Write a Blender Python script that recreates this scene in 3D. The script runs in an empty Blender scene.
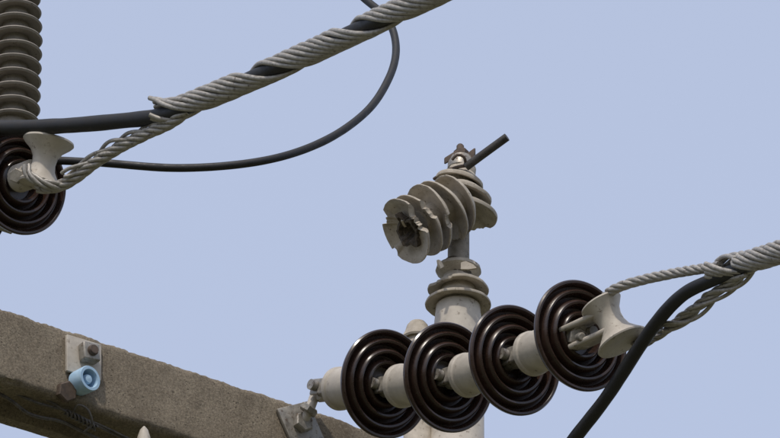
import bpy, bmesh, math, random
from mathutils import Vector, Matrix, noise
random.seed(4)
S=0.0023
PITCH=math.radians(30)
R=Vector((1,0,0)); F=Vector((0,math.cos(PITCH),math.sin(PITCH))); U=Vector((0,-math.sin(PITCH),math.cos(PITCH)))
C0=Vector((0,0,8.6)); D=14.0/S
def P(x,y,c):
    f=1-c/D
    return C0+S*((x-390)*f*R+(219-y)*f*U-c*F)
def FV(a,b,c): return (a*R+b*U-c*F).normalized()
ZUP=Vector((0,0,1))
sc=bpy.context.scene
# ---------------------------------------------------------------- materials
def ramp(nt,fac,stops):
    r=nt.nodes.new('ShaderNodeValToRGB'); nt.links.new(fac,r.inputs[0])
    e=r.color_ramp.elements
    while len(e)<len(stops): e.new(0.5)
    for el,(p,c) in zip(e,stops):
        el.position=p; el.color=(*c,1) if len(c)==3 else c
    return r.outputs[0]
def noi(nt,vec,scale,detail=6,rough=0.6,dist=0):
    n=nt.nodes.new('ShaderNodeTexNoise'); n.inputs['Scale'].default_value=scale
    n.inputs['Detail'].default_value=detail; n.inputs['Roughness'].default_value=rough
    n.inputs['Distortion'].default_value=dist
    nt.links.new(vec,n.inputs['Vector']); return n.outputs[0]
def mixc(nt,fac,a,b,mode='MIX'):
    m=nt.nodes.new('ShaderNodeMix'); m.data_type='RGBA'; m.blend_type=mode
    for sock,v in ((m.inputs[0],fac),(m.inputs[6],a),(m.inputs[7],b)):
        if hasattr(v,'links'): nt.links.new(v,sock)
        elif isinstance(v,tuple): sock.default_value=(*v,1)
        else: sock.default_value=v
    return m.outputs[2]
def material(name,c1,c2,scale=40,rough=0.5,metal=0,bump=0.2,bscale=200,spots=None,spot_scale=90,spot_lo=0.58,rvar=0.15,coat=0,bdist=0.001):
    m=bpy.data.materials.new(name); m.use_nodes=True; nt=m.node_tree
    b=nt.nodes['Principled BSDF']
    tc=nt.nodes.new('ShaderNodeTexCoord').outputs['Object']
    n=noi(nt,tc,scale)
    col=ramp(nt,n,[(0.32,c1),(0.68,c2)])
    if spots:
        n2=noi(nt,tc,spot_scale,8,0.7)
        f=ramp(nt,n2,[(spot_lo,(0,0,0)),(spot_lo+0.1,(1,1,1))])
        col=mixc(nt,f,col,spots)
    nt.links.new(col,b.inputs['Base Color'])
    rr=nt.nodes.new('ShaderNodeMapRange'); nt.links.new(n,rr.inputs[0])
    rr.inputs[1].default_value=0.3; rr.inputs[2].default_value=0.7
    rr.inputs[3].default_value=max(0.03,rough-rvar); rr.inputs[4].default_value=min(1,rough+rvar)
    nt.links.new(rr.outputs[0],b.inputs['Roughness'])
    b.inputs['Metallic'].default_value=metal
    b.inputs['Coat Weight'].default_value=coat
    b.inputs['Coat Roughness'].default_value=0.15
    bp=nt.nodes.new('ShaderNodeBump'); bp.inputs['Strength'].default_value=bump; bp.inputs['Distance'].default_value=bdist
    nt.links.new(noi(nt,tc,bscale,8,0.65),bp.inputs['Height']); nt.links.new(bp.outputs[0],b.inputs['Normal'])
    return m
M_porc=material('brown_porcelain',(0.026,0.014,0.010),(0.042,0.023,0.016),30,0.28,0,0.08,120,(0.06,0.045,0.034),70,0.60,0.08)
M_cap=material('weathered_cap',(0.37,0.33,0.275),(0.51,0.465,0.395),25,0.6,0,0.3,160,(0.16,0.125,0.09),60,0.58)
M_steel=material('galvanised_steel',(0.20,0.185,0.16),(0.38,0.35,0.30),60,0.45,0.35,0.3,250,(0.10,0.065,0.04),90,0.55)
M_rust=material('rusty_steel',(0.06,0.045,0.034),(0.14,0.10,0.075),80,0.75,0.2,0.5,250)
M_dark=material('dark_steel',(0.03,0.028,0.026),(0.07,0.064,0.058),80,0.6,0.3,0.3,250)
M_poly=material('weathered_polymer',(0.30,0.26,0.205),(0.47,0.42,0.345),45,0.75,0,0.5,220,(0.12,0.092,0.065),85,0.58,0.1)
M_broken=material('fractured_polymer',(0.03,0.024,0.018),(0.15,0.12,0.09),90,0.9,0,0.9,260,bdist=0.004)
M_core=material('fibreglass_core',(0.18,0.16,0.13),(0.32,0.285,0.24),45,0.8,0,0.6,150,(0.09,0.07,0.05),60,0.53)
M_pgrey=material('grey_insulator',(0.19,0.17,0.145),(0.29,0.26,0.22),35,0.6,0,0.3,200,(0.09,0.075,0.06),70,0.58)
M_cable=material('black_cable_sheath',(0.007,0.007,0.0075),(0.016,0.0155,0.016),60,0.58,0,0.2,250,(0.03,0.028,0.026),60,0.62)
M_strand=material('aluminium_strand',(0.26,0.24,0.21),(0.45,0.425,0.385),120,0.5,0.25,0.3,350,(0.11,0.09,0.07),70,0.57)
M_pvc=material('pale_blue_plastic',(0.30,0.46,0.62),(0.40,0.56,0.70),40,0.5,0,0.1,200,(0.22,0.26,0.30),90,0.66)
M_wire=material('tie_wire',(0.05,0.045,0.04),(0.14,0.125,0.11),90,0.6,0.4,0.2,250)
def concrete(name,a,b2):
    m=bpy.data.materials.new(name); m.use_nodes=True; nt=m.node_tree; b=nt.nodes['Principled BSDF']
    tc=nt.nodes.new('ShaderNodeTexCoord').outputs['Object']
    big=noi(nt,tc,7,5,0.6); col=ramp(nt,big,[(0.3,a),(0.7,b2)])
    gr=noi(nt,tc,190,5,0.85); col=mixc(nt,0.75,col,ramp(nt,gr,[(0.40,(0.42,0.39,0.35)),(0.52,(0.9,0.88,0.84)),(0.62,(1.25,1.22,1.16))]),'MULTIPLY')
    bl=noi(nt,tc,18,12,0.8); col=mixc(nt,ramp(nt,bl,[(0.50,(0,0,0)),(0.66,(0.6,0.6,0.6))]),col,(0.09,0.068,0.045))
    lt=noi(nt,tc,70,8,0.75,0.4); col=mixc(nt,ramp(nt,lt,[(0.60,(0,0,0)),(0.68,(0.6,0.6,0.6))]),col,(0.40,0.355,0.28))
    v=nt.nodes.new('ShaderNodeTexVoronoi'); v.inputs['Scale'].default_value=95; v.inputs['Randomness'].default_value=1; nt.links.new(tc,v.inputs['Vector'])
    pit=ramp(nt,v.outputs['Distance'],[(0.08,(1,1,1)),(0.26,(0,0,0))])
    gate=ramp(nt,noi(nt,tc,30,3,0.5),[(0.50,(0,0,0)),(0.60,(1,1,1))])
    pit=mixc(nt,1.0,pit,gate,'MULTIPLY')
    col=mixc(nt,mixc(nt,1.0,pit,(0.7,0.7,0.7),'MULTIPLY'),col,(0.06,0.05,0.035))
    nt.links.new(col,b.inputs['Base Color']); b.inputs['Roughness'].default_value=0.95
    b1=nt.nodes.new('ShaderNodeBump'); b1.inputs['Strength'].default_value=0.9; b1.inputs['Distance'].default_value=0.004
    nt.links.new(noi(nt,tc,150,10,0.8),b1.inputs['Height'])
    b3=nt.nodes.new('ShaderNodeBump'); b3.invert=True; b3.inputs['Strength'].default_value=0.6; b3.inputs['Distance'].default_value=0.003
    nt.links.new(pit,b3.inputs['Height']); nt.links.new(b1.outputs[0],b3.inputs['Normal'])
    nt.links.new(b3.outputs[0],b.inputs['Normal']); return m
M_conc=concrete('weathered_concrete',(0.20,0.165,0.12),(0.31,0.265,0.20))
# ---------------------------------------------------------------- builders
def parent_empty(name,loc):
    e=bpy.data.objects.new(name,None); e.location=loc; e.empty_display_size=0.1
    sc.collection.objects.link(e); return e
def mk(name,verts,faces,mat,parent=None,sharp=35,solid=0):
    c=sum(verts,Vector())/len(verts)
    me=bpy.data.meshes.new(name); me.from_pydata([v-c for v in verts],[],faces)
    bm=bmesh.new(); bm.from_mesh(me); bmesh.ops.recalc_face_normals(bm,faces=bm.faces); bm.to_mesh(me); bm.free()
    me.polygons.foreach_set('use_smooth',[True]*len(me.polygons)); me.set_sharp_from_angle(angle=math.radians(sharp))
    me.materials.append(mat)
    o=bpy.data.objects.new(name,me); sc.collection.objects.link(o)
    if parent: o.parent=parent; o.location=c-parent.location
    else: o.location=c
    return o
def frame(ax,ref=None):
    ax=ax.normalized(); ref=ref or (ZUP if abs(ax.z)<0.9 else Vector((1,0,0)))
    x=(ref-ax*ref.dot(ax)).normalized(); return x,ax.cross(x),ax
def lathe(name,prof,org,ax,mat,parent=None,segs=64,mod=None,sharp=40,ref=None,closed=True,units=True):
    x,y,z=frame(ax,ref); k=S if units else 1
    vs=[];fs=[];n=len(prof)
    for i,(r,t) in enumerate(prof):
        for j in range(segs):
            th=2*math.pi*j/segs; rr,tt=r,t
            if mod: rr,tt=mod(r,t,th,i)
            vs.append(org+k*(x*rr*math.cos(th)+y*rr*math.sin(th)+z*tt))
    for i in range(n-1):
        for j in range(segs):
            j2=(j+1)%segs; fs.append((i*segs+j,i*segs+j2,(i+1)*segs+j2,(i+1)*segs+j))
    if closed:
        fs.append(tuple(range(segs))); fs.append(tuple((n-1)*segs+j for j in range(segs)))
    return mk(name,vs,fs,mat,parent,sharp)
def catmull(pts,step=3.0):
    p=[2*pts[0]-pts[1]]+list(pts)+[2*pts[-1]-pts[-2]]; out=[]
    for i in range(1,len(p)-2):
        a,b,c,d=p[i-1],p[i],p[i+1],p[i+2]; n=max(2,int((c-b).length/(step*S)))
        for k in range(n):
            t=k/n
            out.append(0.5*((2*b)+(c-a)*t+(2*a-5*b+4*c-d)*t*t+(3*b-a-3*c+d)*t**3))
    out.append(p[-2]); return out
def frames(pts):
    T=[(pts[min(i+1,len(pts)-1)]-pts[max(i-1,0)]).normalized() for i in range(len(pts))]
    x=frame(T[0])[0]; fr=[]
    for t in T:
        x=(x-t*x.dot(t)).normalized(); fr.append((x,t.cross(x)))
    return fr
def tube_geo(pts,r,segs,vs,fs,jit=0):
    fr=frames(pts); b0=len(vs)
    for i,p in enumerate(pts):
        rr=(r(i/(len(pts)-1)) if callable(r) else r)*S
        if jit: rr*=1+jit*noise.noise(p*25)
        for j in range(segs):
            th=2*math.pi*j/segs; vs.append(p+fr[i][0]*rr*math.cos(th)+fr[i][1]*rr*math.sin(th))
    n=len(pts)
    for i in range(n-1):
        for j in range(segs):
            j2=(j+1)%segs; a=b0+i*segs; fs.append((a+j,a+j2,a+segs+j2,a+segs+j))
    fs.append(tuple(b0+j for j in range(segs))); fs.append(tuple(b0+(n-1)*segs+j for j in range(segs)))
def tube(name,pts,r,mat,parent=None,segs=20,step=3.0,raw=False,jit=0):
    pts=pts if raw else catmull(pts,step); vs=[];fs=[]; tube_geo(pts,r,segs,vs,fs,jit); return mk(name,vs,fs,mat,parent)
def wrap(name,path,Rw,n,rs,pitch,mat,parent=None,phase=0,slots=None,step=3.0,segs=8,loose=0.0,ends=0):
    pts=catmull(path,step); fr=frames(pts)
    L=[0]
    for i in range(1,len(pts)): L.append(L[-1]+(pts[i]-pts[i-1]).length/S)
    vs=[];fs=[]; slots=slots or n
    for k in range(n):
        st=[]; rnd=random.uniform(-1,1); e0=random.uniform(0,ends); e1=L[-1]-random.uniform(0,ends)
        for i,p in enumerate(pts):
            if L[i]<e0 or L[i]>e1: continue
            th=phase+2*math.pi*(k/slots)+2*math.pi*L[i]/pitch+0.14*noise.noise(Vector((L[i]*0.02,k*3.1,0)))
            rr=Rw*(1+loose*rnd*abs(math.sin(L[i]*0.013+k))+0.05*noise.noise(Vector((L[i]*0.03,k*5.3,7))))
            st.append(p+S*rr*(fr[i][0]*math.cos(th)+fr[i][1]*math.sin(th)))
        if len(st)>2: tube_geo(st,rs,segs,vs,fs)
    return mk(name,vs,fs,mat,parent,60)
def block(name,c,ax,half,mat,parent=None,bev=1.2,sides=None):
    bm=bmesh.new(); bmesh.ops.create_cube(bm,size=2)
    for v in bm.verts: v.co=Vector((v.co.x*half[0]*S,v.co.y*half[1]*S,v.co.z*half[2]*S))
    bmesh.ops.bevel(bm,geom=list(bm.edges),offset=bev*S,segments=3,profile=0.5,affect='EDGES')
    bm.verts.index_update()
    vs=[c+ax[0]*v.co.x+ax[1]*v.co.y+ax[2]*v.co.z for v in bm.verts]; fs=[tuple(v.index for v in f.verts) for f in bm.faces]; bm.free()
    return mk(name,vs,fs,mat,parent,50)
def nut(name,c,ax,r,h,mat,parent=None,segs=6,ref=None):
    return lathe(name,[(r*0.9,-h/2),(r,-h/2+r*0.1),(r,h/2-r*0.1),(r*0.88,h/2)],c,ax,mat,parent,segs,None,20,ref)
# ---------------------------------------------------------------- crossarm
PHI=math.radians(35)
A=Vector((math.cos(PHI),math.sin(PHI),0)); N=Vector((math.sin(PHI),-math.cos(PHI),0))
E=P(300,405,0)
def arm(s,n,z): return E+S*(A*s+N*n+ZUP*z)
ARM=parent_empty('concrete_crossarm',arm(-300,-40,-40))
W_,H_=80,80
sec=[]
def line(p,q,k):
    for i in range(k): sec.append((p[0]+(q[0]-p[0])*i/k,p[1]+(q[1]-p[1])*i/k))
line((-3,0),(-W_+3,0),10); line((-W_+3,0),(-W_,-3),1); line((-W_,-3),(-W_-1,-H_+4),10); line((-W_-1,-H_+4),(-W_+5,-H_),2)
line((-W_+5,-H_),(-W_+18,-H_),3); line((-W_+18,-H_),(-W_+24,-H_+14),3); line((-W_+24,-H_+14),(-24,-H_+14),8)
line((-24,-H_+14),(-17,-H_),3); line((-17,-H_),(-3,-H_),4); line((-3,-H_),(1,-H_+4),2); line((1,-H_+4),(0,-3),20); line((0,-3),(-3,0),2)
vs=[];fs=[];m=len(sec); s0,s1,ds=-900,620,3; steps=int((s1-s0)/ds)
for i in range(steps+1):
    s=s0+i*ds
    for (n_,z_) in sec:
        p=arm(s,n_,z_)
        edge=max(0,1-min(abs(n_)+abs(z_),abs(n_)+abs(z_+H_),30)/9)
        d=noise.noise(p*14)*1.3+noise.noise(p*70)*0.5
        chip=max(0,noise.noise(Vector((s*0.05,n_*0.08,z_*0.08)))+0.1)*edge*4.5+edge*abs(noise.noise(p*140))*4
        p+=N*S*d*0.6+ZUP*S*d*0.5
        p-=(N*(1 if n_>-W_/2 else -1)+ZUP*(1 if z_>-H_/2 else -1))*S*chip*0.6
        vs.append(p)
for i in range(steps):
    for j in range(m):
        j2=(j+1)%m; fs.append((i*m+j,i*m+j2,(i+1)*m+j2,(i+1)*m+j))
fs.append(tuple(range(m))); fs.append(tuple(steps*m+j for j in range(m)))
mk('beam',vs,fs,M_conc,ARM,60)
def rot2(a): return A*math.cos(a)+ZUP*math.sin(a), -A*math.sin(a)+ZUP*math.cos(a)
def plate(s,z,h,rot,nm):
    a1,a2=rot2(rot)
    block(nm+'_plate',arm(s,3.2,z),(a1,a2,N),(h,h,2.0),M_cap if nm=='bolt' else M_steel,ARM,0.8)
plate(-258,-29,20,0.03,'bolt')
block('square_nut',arm(-256,11,-26),(*rot2(0.12),N),(9.5,9.5,5.5),M_steel,ARM,2)
lathe('bolt_end',[(5.5,0),(5.5,4),(4.5,6)],arm(-256,15,-26),N,M_rust,ARM,20)
plate(-2,-24,21,0.5,'anchor')
nut('anchor_nut',arm(-2,9,-24),N,11,8,M_steel,ARM)
PIPE=parent_empty('plastic_conduit_stub',arm(-262,10,-60))
pax=(N+A*0.15-ZUP*0.05).normalized()
lathe('tube',[(12.5,0),(13,17),(12.4,18),(9.6,18),(9,17),(9,2),(0.1,2)],arm(-262,2,-58),pax,M_pvc,PIPE,48,closed=False)
lathe('inner_cable',[(5,0),(5,13),(4,15),(0.1,15.5)],arm(-262,3,-58),pax,M_pvc,PIPE,24,closed=False)
nut('rusty_nut',arm(-276,3,-72),(N-ZUP*0.2).normalized(),11,8,M_rust,PIPE)
TW=parent_empty('tie_wire',arm(-300,6,-80))
tube('wire_a',[P(-60,362,200),P(0,386,190),P(35,402,180),P(70,412,165),P(100,427,150),P(140,446,120)],1.3,M_wire,TW,10)
tube('wire_b',[P(-60,352,205),P(0,381,195),P(40,396,180),P(72,415,165),P(98,424,152),P(150,449,120)],1.1,M_wire,TW,10)
tube('wire_c',[P(-60,374,205),P(0,394,190),P(30,414,178),P(60,421,165),P(80,430,152),P(120,450,140)],1.6,M_wire,TW,10)
wrap('twist',[P(66,412,168),P(82,420,160),P(96,428,152)],2.6,3,1.2,14,M_wire,TW,step=1.2)
tube('wire_tail',[P(72,414,168),P(78,405,172),P(88,410,170),P(92,424,168),P(84,432,165)],1.2,M_wire,TW,10)
lathe('pin_tip',[(7,-40),(6.5,-6),(4,2),(1,6)],P(144,432,150),ZUP,M_cap,ARM,20)
# ---------------------------------------------------------------- pole (outside the frame, carries the arm)
POLE=parent_empty('utility_pole',Vector((arm(-740,-150,0).x,arm(-740,-150,0).y,0)))
pc=POLE.location.copy()
lathe('shaft',[(0.19,0.0),(0.185,1.5),(0.165,5),(0.14,8.9),(0.135,9.9)],pc,ZUP,M_conc,POLE,48,units=False)
block('clamp_band',arm(-740,-85,-90),(A,N,ZUP),(60,90,8),M_steel,POLE,2)
block('clamp_backplate',arm(-740,-220,-40),(A,N,ZUP),(60,5,20),M_steel,POLE,2)
# ---------------------------------------------------------------- disc strings
CAPL=103
disc_prof=[(14,-20),(30,-19),(38,-15),(46,-9.5),(52,-3.5),(54,0),(54.2,2),(53,3.6),(51,3.4),(49.3,1),(48,-2.5),(46.8,-3),
 (45.6,-1),(44.6,3),(43,4.8),(41,4.0),(39.8,0),(38.5,-4.5),(36.8,-5.2),(35.6,-2),(34.4,4),(32.4,6),(30.4,5),(29.2,0),(28,-6),(26.2,-6.8),(24.6,-3),(23.6,3),(21.6,5),(19.6,4),(18.6,-2),(17,-8),(14,-9),(9,-8)]
cap_prof=[(0.5,-80),(13,-80),(18.5,-78.5),(20.5,-75),(20.8,-55),(21.5,-40),(23,-28),(25.5,-20),(24,-15),(10,-15)]
def disc(ctr,ax,par,k=1.0):
    sp=lambda pr:[(r*k,t*k) for r,t in pr]
    lathe('porcelain_shell',sp(disc_prof),ctr,ax,M_porc,par,96)
    lathe('metal_cap',sp(cap_prof),ctr,ax,M_cap,par,56)
    lathe('cement_ring',sp([(20.6,-79),(21.9,-77.5),(21.9,-73),(20.6,-71.5)]),ctr,ax,M_cap,par,56)
    lathe('neck',sp([(7,-104),(9,-103),(9.5,-96),(8.5,-90),(10.5,-84),(12,-79)]),ctr,ax,M_steel,par,28)
    x,y,z=frame(ax)
    lathe('pin',sp([(9,-9),(8,-2),(5.5,2),(5,22)]),ctr,ax,M_steel,par,24)
    for sg in (-1,1):
        block('clevis_cheek',ctr+S*k*(z*-93+y*sg*11),(x,y,z),(8.5*k,2.2*k,15*k),M_steel,par,1.8*k)
    lathe('cross_bolt',sp([(0.5,-19),(6,-19),(6,-14),(3.4,-14),(3.4,14),(5.5,14),(5.5,20),(0.5,20)]),ctr+S*k*z*-99,y,M_steel,par,18)
STR=parent_empty('disc_insulator_string',P(440,380,170))
cs=[P(385,384,90),P(448,377.5,172),P(514,360.5,254),P(580,336,336)]
axs=[(cs[1]-cs[0]),(cs[2]-cs[0]),(cs[3]-cs[1]),(cs[3]-cs[2])]
for c_,a_ in zip(cs,axs): disc(c_,a_.normalized(),STR)
a0=axs[0].normalized(); eye=cs[0]-a0*S*104
tube('eye_bolt',[arm(-2,2,-24),arm(0,14,-16),eye-a0*S*10,eye+a0*S*2],5,M_cap,STR,18)
nut('lock_nut',arm(-1,17,-13),(eye-arm(-2,2,-24)).normalized(),10,7,M_steel,STR)
lathe('eye_ring',[(5,-5),(11,-4),(12.5,0),(11,4),(5,5)],eye,frame(a0)[1],M_cap,STR,28)
spool_prof=[(5,-24),(20,-25),(25,-24),(25.5,-22.5),(21,-18),(15,-11),(12.5,-3),(12.5,4),(14.5,11),(18.5,17),(20.5,20),(20,21.5),(14,22),(5,21)]
TH=parent_empty('dead_end_thimble',P(610,322,372))
spc=P(611,322,370); spax=(P(600,301,362)-P(622,340,380)).normalized()
lathe('saddle',spool_prof,spc,spax,M_cap,TH,56)
a4=axs[3].normalized()
nut('hex_nut',P(578,338,352),FV(.25,.1,.95),10,9,M_steel,TH)
lathe('bolt',[(4.5,-16),(4.5,12),(3,14)],P(578,338,354),FV(.25,.1,.95),M_steel,TH,18)
for dy in (-13,13):
    o=spax*S*dy*0.75
    c_=(P(578,336,348)+P(604,324,366))/2+o
    d_=(P(604,324,366)-P(578,336,348)).normalized()
    x_=(spax-d_*spax.dot(d_)).normalized()
    block('clevis_arm',c_,(d_,x_,d_.cross(x_)),(25,2.6,13),M_cap,TH,2)
lathe('clevis_root',[(8,-10),(12,-8),(12,8),(8,10)],P(579,337,344),a4,M_cap,TH,28)
# ---------------------------------------------------------------- right conductor
def ext(p,d,L): return p+d.normalized()*L
dR=P(780,252,590)-P(720,272,505)
farR=[ext(P(780,252,590),dR,1.2),ext(P(780,252,590),dR,4)+ZUP*-0.05,ext(P(780,252,590),dR,10)+ZUP*0.1,ext(P(780,252,590),dR,24)+ZUP*1.6]
GR=parent_empty('conductor_cable',P(740,265,530))
tube('sheath',[P(548,475,330),P(575,438,350),P(606,398,380),P(636,352,410),P(660,318,440),P(684,294,468),P(712,280,496),P(740,268,530),P(780,254,590)]+farR,6.4,M_cable,GR,24,4,jit=0.06)
GRP=parent_empty('preformed_grip',P(700,275,480))
wrap('body_strands',[P(708,270,492),P(740,263,530),P(780,252,590)]+[farR[0]],9.0,10,2.3,150,M_strand,GRP,phase=1.0,slots=12.3,ends=6)
wrap('upper_leg',[P(618,326,346),P(609,312,346),P(605,300,354),P(610,292,372),P(622,286,388),P(642,280,407),P(670,274,440),P(700,269,480),P(722,266,508)],3.0,5,2.1,60,M_strand,GRP,ends=2)
wrap('lower_leg',[P(618,330,347),P(632,342,360),P(652,338,402),P(676,322,436),P(702,303,470),P(726,285,502),P(748,270,535)],3.2,5,2.0,75,M_strand,GRP,ends=8,loose=0.5)
wrap('loose_strands',[P(655,332,418),P(688,318,450),P(712,296,486),P(736,283,515),P(752,266,545)],5.5,3,1.9,110,M_strand,GRP,ends=20,loose=0.5)
# ---------------------------------------------------------------- left string, conductor, grip
STR2=parent_empty('disc_insulator_string',P(-20,190,600))
dl=FV(.6,.17,.78)
c0=P(20,182,600)
for k in range(4): disc(c0-dl*S*CAPL*0.92*k,dl,STR2,0.9)
back=c0-dl*S*CAPL*0.92*4+dl*S*5
anch=arm(-700,0,-30)
tube('eye_bolt',[back,back*0.5+anch*0.5,anch],5,M_steel,STR2,16)
TH2=parent_empty('dead_end_thimble',P(44,162,640))
sp2=P(44,163,640); spx2=(P(48,140,636)-P(38,186,648)).normalized()
prof2=[(5,-23),(17,-24),(21,-23),(22,-21),(17,-15),(13,-8),(12,-1),(13,6),(17,13),(24,19),(26.5,22),(26,24),(20,25),(5,24)]
lathe('saddle',[(r*0.88,t*0.9) for r,t in prof2],sp2,spx2,M_cap,TH2,56)
lathe('hub',[(9,-13),(13,-11),(13,11),(8,14)],P(26,176,622),FV(.6,.2,.78),M_cap,TH2,24)
nut('hex_nut',P(17,176,640),FV(-.2,.1,.95),7,8,M_steel,TH2)
dL=P(430,-4,1050)-P(300,57,890)
farL=[ext(P(430,-4,1050),dL,1.2),ext(P(430,-4,1050),dL,4),ext(P(430,-4,1050),dL,10)+ZUP*0.15,ext(P(430,-4,1050),dL,24)+ZUP*1.7]
CL=parent_empty('conductor_cable',P(200,100,760))
tube('sheath',[P(-90,118,560),P(-40,126,590),P(0,128,620),P(60,126,660),P(120,121,705),P(165,115,745),P(200,101,780),P(300,57,890),P(430,-4,1050)]+farL,7.0,M_cable,CL,24,4,jit=0.06)
GL=parent_empty('preformed_grip',P(200,100,760))
wrap('body_strands',[P(146,108,738),P(170,110,752),P(200,100,780),P(300,57,890),P(430,-4,1050)]+[farL[0]],9.0,10,2.2,150,M_strand,GL,phase=2.2,slots=12.6,ends=7)
wrap('leg',[P(36,188,640),P(55,187,655),P(72,180,665),P(96,162,685),P(122,146,705),P(146,134,727),P(172,122,752),P(192,106,772)],3.6,5,2.1,62,M_strand,GL,ends=4)
wrap('leg_loose',[P(60,178,664),P(90,160,680),P(118,142,702),P(150,128,730),P(186,112,765)],3.4,3,1.8,80,M_strand,GL,ends=10,loose=0.4)
wrap('loop',[P(60,186,660),P(46,184,664),P(30,176,660),P(26,166,655)],3.0,4,1.9,60,M_strand,GL)
JC=parent_empty('jumper_cable',P(200,165,500))
tube('sheath',[P(-160,120,520),P(-60,152,540),P(0,158,560),P(90,162,600),P(180,168,610),P(262,161,590),P(322,142,540),P(366,112,480),P(389,78,420),P(396,48,370),P(388,20,330),P(366,0,290),P(330,-30,240),P(250,-90,120)],3.7,M_cable,JC,20,4,jit=0.03)
# ---------------------------------------------------------------- post insulators
def shed(h,r,core,th=1.0): return [(core,h-4),(r*0.6,h-5.5*th),(r-2.5,h-8*th),(r-0.4,h-8*th),(r,h-6.5*th),(r-0.5,h-5*th),(r*0.65,h),(core,h+5)]
bp=arm(222,-40,0)+ZUP*S*42
BP=parent_empty('broken_post_insulator',bp.copy())
tl=(ZUP+R*0.012).normalized()
lathe('base',[(36,-44),(36,-30),(28,-20),(27,110),(25,138),(23,160)],bp,tl,M_cap,BP,48)
def wob(seed,amp,core,holes=()):
    def f(r,t,th,i):
        if r<=core+1: return r,t
        n=noise.noise(Vector((math.cos(th)*1.6,math.sin(th)*1.6,seed)))*amp
        n2=noise.noise(Vector((math.cos(th)*7,math.sin(th)*7,seed+5)))*amp*0.35
        lim=1+n+n2
        for (c,w,dp) in holes:
            d=abs((th-c+math.pi)%(2*math.pi)-math.pi)
            if d<w: lim-=dp*min(1,(w-d)/(w*0.15))*(1+0.5*noise.noise(Vector((th*9,seed,1))))
        return core+(r-core)*max(0.05,lim), t+noise.noise(Vector((math.cos(th)*1.0,math.sin(th)*1.0,seed+9)))*amp*26*(r/33)
    return f
lathe('lower_shed_1',shed(169,34.5,20),bp,tl,M_poly,BP,96,wob(1,0.05,20))
lathe('lower_shed_2',shed(187,32,17),bp,tl,M_poly,BP,96,wob(2,0.07,17,[(4.0,0.5,0.25)]))
lathe('lower_collar',[(18,158),(20,173),(18,179),(16,195),(21,199),(24,202),(23,206),(13,210)],bp,tl,M_poly,BP,72,wob(3,0.14,14))
lathe('fractured_edge',[(16,194),(21,207),(17,210),(13,207),(12,200)],bp,tl,M_broken,BP,72,wob(8,0.35,12))
lathe('core_rod',[(11.5,195),(11.2,250),(11.5,300),(10.5,330)],bp,tl,M_core,BP,40)
def up(h): return bp+tl*S*h
tt=(ZUP*1+R*0.22+Vector((0,-0.05,0))).normalized()
for k,(h,r,dx,hol) in enumerate([(318,26,3,[]),(302,32,7,[(3.4,0.7,0.2)]),(282,35,11,[(3.9,1.0,0.75),(0.9,0.3,0.2)])]):
    lathe('upper_shed_%d'%(k+1),[(rr,(t_-h)*1.05) for rr,t_ in shed(h,r,13,1.3)],up(h)+R*S*dx*0.7,tt,M_poly,BP,96,wob(20+k,0.06,13,hol))
lathe('upper_sleeve',[(13,-46),(15,-40),(14,-20),(15,0),(14,10),(11,14)],up(318)+R*S*2,tt,M_poly,BP,48,wob(30,0.2,9))
lathe('head_cap',[(13,0),(14.5,2),(14,9),(12,13),(11,16),(6,18)],up(324)+R*S*2,tl,M_steel,BP,36)
nut('head_nut',up(345)+R*S*2,tl,8,7,M_rust,BP)
lathe('head_stud',[(4,-6),(4,7),(2.5,9)],up(347)+R*S*1,tl,M_rust,BP,16)
block('clamp_jaw_a',up(341)+R*S*-8,(FV(.8,.5,.1),ZUP,FV(-.1,0,1)),(9,4,5),M_rust,BP,1.4)
block('clamp_jaw_b',up(342)+R*S*12,(FV(.8,.6,.1),ZUP,FV(-.1,0,1)),(6,6,6),M_rust,BP,1.4)
zc=-325
tube('wire_stub',[P(466,167,zc+26),P(485,153,zc+30),P(507,137,zc+35)],4.4,M_dark,BP,18)
tube('tie_wire',[P(434,179,zc+10),P(446,171,zc+22),P(458,167,zc+28),P(470,165,zc+24)],1.8,M_rust,BP,12)
tube('tie_loop',[P(452,160,zc+30),P(457,155,zc+30),P(464,157,zc+28),P(466,166,zc+24)],1.6,M_rust,BP,12)
# displaced stack of sheds hanging off the core
sax=FV(-.74,-.40,.54); st0=P(452,206,-266)
ref=U
lathe('stack_core',[(13,-12),(14,10),(14,36),(13,45)],st0,sax,M_poly,BP,60,wob(60,0.1,8))
radii=[33,37,37,36,36]; offs=[-8,9,26,43,60]
hol=[[(2.8,0.5,0.2)],[(3.3,0.3,0.2)],[(4.6,0.2,0.25)],[(5.3,0.35,0.3)],[(5.2,0.5,0.5),(1.1,0.22,0.3),(2.3,0.12,0.2)]]
for k in range(5):
    r=radii[k]
    pr=[(13,-6),(r*0.55,-5),(r*0.8,-1.5),(r-1.2,3.5),(r,5.6),(r-0.2,6.6),(r-1.5,6.6),(r*0.8,2.2),(r*0.55,-1),(13,-1)]
    lathe('fallen_shed_%d'%(k+1),pr,st0+sax*S*offs[k],(sax+FV(math.sin(k*2.1+.5),math.cos(k*3.),0)*0.09).normalized(),M_poly,BP,140,wob(70+k*3,0.05,13,hol[k]),ref=ref,closed=(k<4))
lathe('torn_cavity',[(16,-3),(16,3),(13,3),(10,-6),(6,-12),(0.2,-13)],st0+sax*S*62,sax,M_broken,BP,60,wob(90,0.6,3),closed=False)
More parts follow.
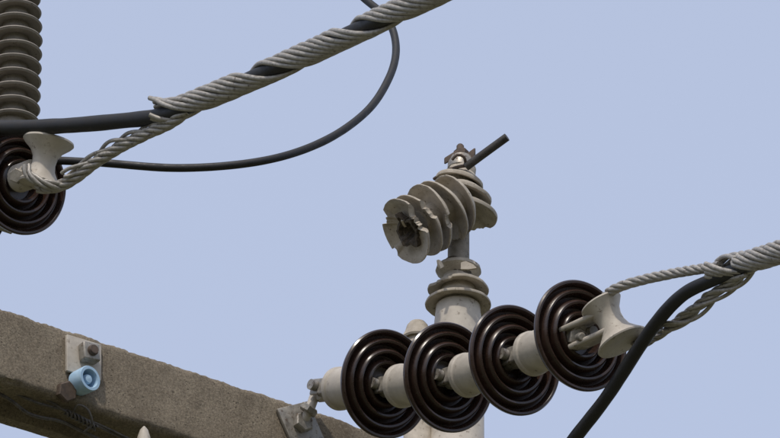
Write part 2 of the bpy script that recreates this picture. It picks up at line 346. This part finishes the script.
def shard(c,ax,w,l,mat):
    x,y,z=frame(ax); vs=[]
    pts=[(-w,0),(-w*0.8,l*0.5),(-w*0.2,l),(w*0.5,l*0.75),(w,l*0.2),(w*0.6,-l*0.1)]
    for sg in (-1.3,1.3):
        for (a,b) in pts: vs.append(c+S*(x*a+z*b+y*(sg+0.25*a*a/w)))
    n=len(pts); fs=[tuple(range(n)),tuple(range(2*n-1,n-1,-1))]+[(i,(i+1)%n,(i+1)%n+n,i+n) for i in range(n)]
    mk('shard',vs,fs,mat,BP,30)
tip=st0+sax*S*60
shard(tip+FV(1,-.6,0)*S*10,FV(.6,.3,.7),6,13,M_broken)
shard(tip+FV(-.5,1,0)*S*8,FV(-.4,.2,.8),5,10,M_poly)
shard(P(462,266,-209),FV(.9,-.1,.2),5,16,M_poly)
shard(P(442,267,-209),FV(-.5,.9,.2),4,9,M_poly)
# left grey post
PI=parent_empty('post_insulator',P(8,212,520))
pb=PI.location.copy()
lathe('base',[(22,-8),(22,2),(18,6),(17,100)],pb,ZUP,M_pgrey,PI,40)
body=[(13,90)]
for k in range(10):
    h=100+k*15.0; r=26
    body+=[(13,h-5),(r-9,h-6),(r-1.5,h-7),(r,h-5.5),(r-1,h-4),(15,h+2),(13,h+4)]
body+=[(13,250),(10,254)]
lathe('sheds',[(r*0.98 if h<190 else r*(0.98-0.003*(h-190)),h) for r,h in body],pb+R*S*1,ZUP,M_pgrey,PI,64)
lathe('head_fitting',[(9,252),(9,262),(5,264),(5,272)],pb+R*S*1,ZUP,M_steel,PI,24)
hd=pb+ZUP*S*268
tube('head_wire',[hd+FV(-1,-.35,0)*S*80,hd+FV(-1,-.3,.1)*S*20,hd,hd+FV(1,.3,0)*S*16,hd+FV(1,.45,0)*S*60],3,M_dark,PI,12)
block('support_bracket',pb+ZUP*S*-12-A*S*180,(A,N,ZUP),(190,10,4),M_steel,PI,1)
block('support_upright',pb+ZUP*S*-90-A*S*350,(A,N,ZUP),(8,10,160),M_steel,PI,1)
# second, smaller post insulator on the arm behind the string
pf=arm(188,-62,0)
PF=parent_empty('post_insulator',pf.copy())
body=[(20,-1),(20,6),(15,12),(14,130)]
for k in range(3):
    h=140+k*14; body+=[(12,h-5),(16,h-7),(17,h-5),(13,h+3)]
body+=[(11,178),(8,182)]
lathe('sheds',body,pf,ZUP,M_poly,PF,40)
# ---------------------------------------------------------------- ground
vs=[Vector((x,y,0)) for y in (-2500,2500) for x in (-2500,2500)]
G=mk('ground',vs,[(0,1,3,2)],material('dry_grass',(0.07,0.075,0.035),(0.15,0.13,0.08),0.6,0.95,0,0.5,6,(0.05,0.065,0.025),2.0,0.52,0.02,bdist=0.03))
# ---------------------------------------------------------------- light
sd=Vector((-0.14,-0.58,0.80)).normalized()
elev=math.asin(sd.z); az=math.atan2(sd.x,sd.y)
w=bpy.data.worlds.new('World'); sc.world=w; w.use_nodes=True; nt=w.node_tree
bg=nt.nodes['Background']; sky=nt.nodes.new('ShaderNodeTexSky'); sky.sky_type='NISHITA'; sky.sun_disc=False
sky.sun_elevation=elev; sky.sun_rotation=az; sky.air_density=1.0; sky.dust_density=3.0; sky.ozone_density=1.0
col=mixc(nt,0.55,sky.outputs[0],(6.2,6.9,8.9))
nt.links.new(col,bg.inputs[0]); bg.inputs[1].default_value=0.12
L=bpy.data.lights.new('sun','SUN'); L.energy=2.2; L.angle=math.radians(2); L.color=(1,0.93,0.83)
lo=bpy.data.objects.new('sun',L); sc.collection.objects.link(lo); lo.rotation_euler=sd.to_track_quat('Z','Y').to_euler(); lo.location=(0,0,20)
# ---------------------------------------------------------------- camera
cd=bpy.data.cameras.new('camera'); cam=bpy.data.objects.new('camera',cd); sc.collection.objects.link(cam)
cam.location=C0-F*14; cam.rotation_euler=(math.radians(90)+PITCH,0,0)
cd.sensor_width=36; cd.lens=36*D/780; cd.clip_end=6000; cd.clip_start=0.1
sc.camera=cam
sc.view_settings.view_transform='Standard'; sc.view_settings.look='None'; sc.view_settings.exposure=0
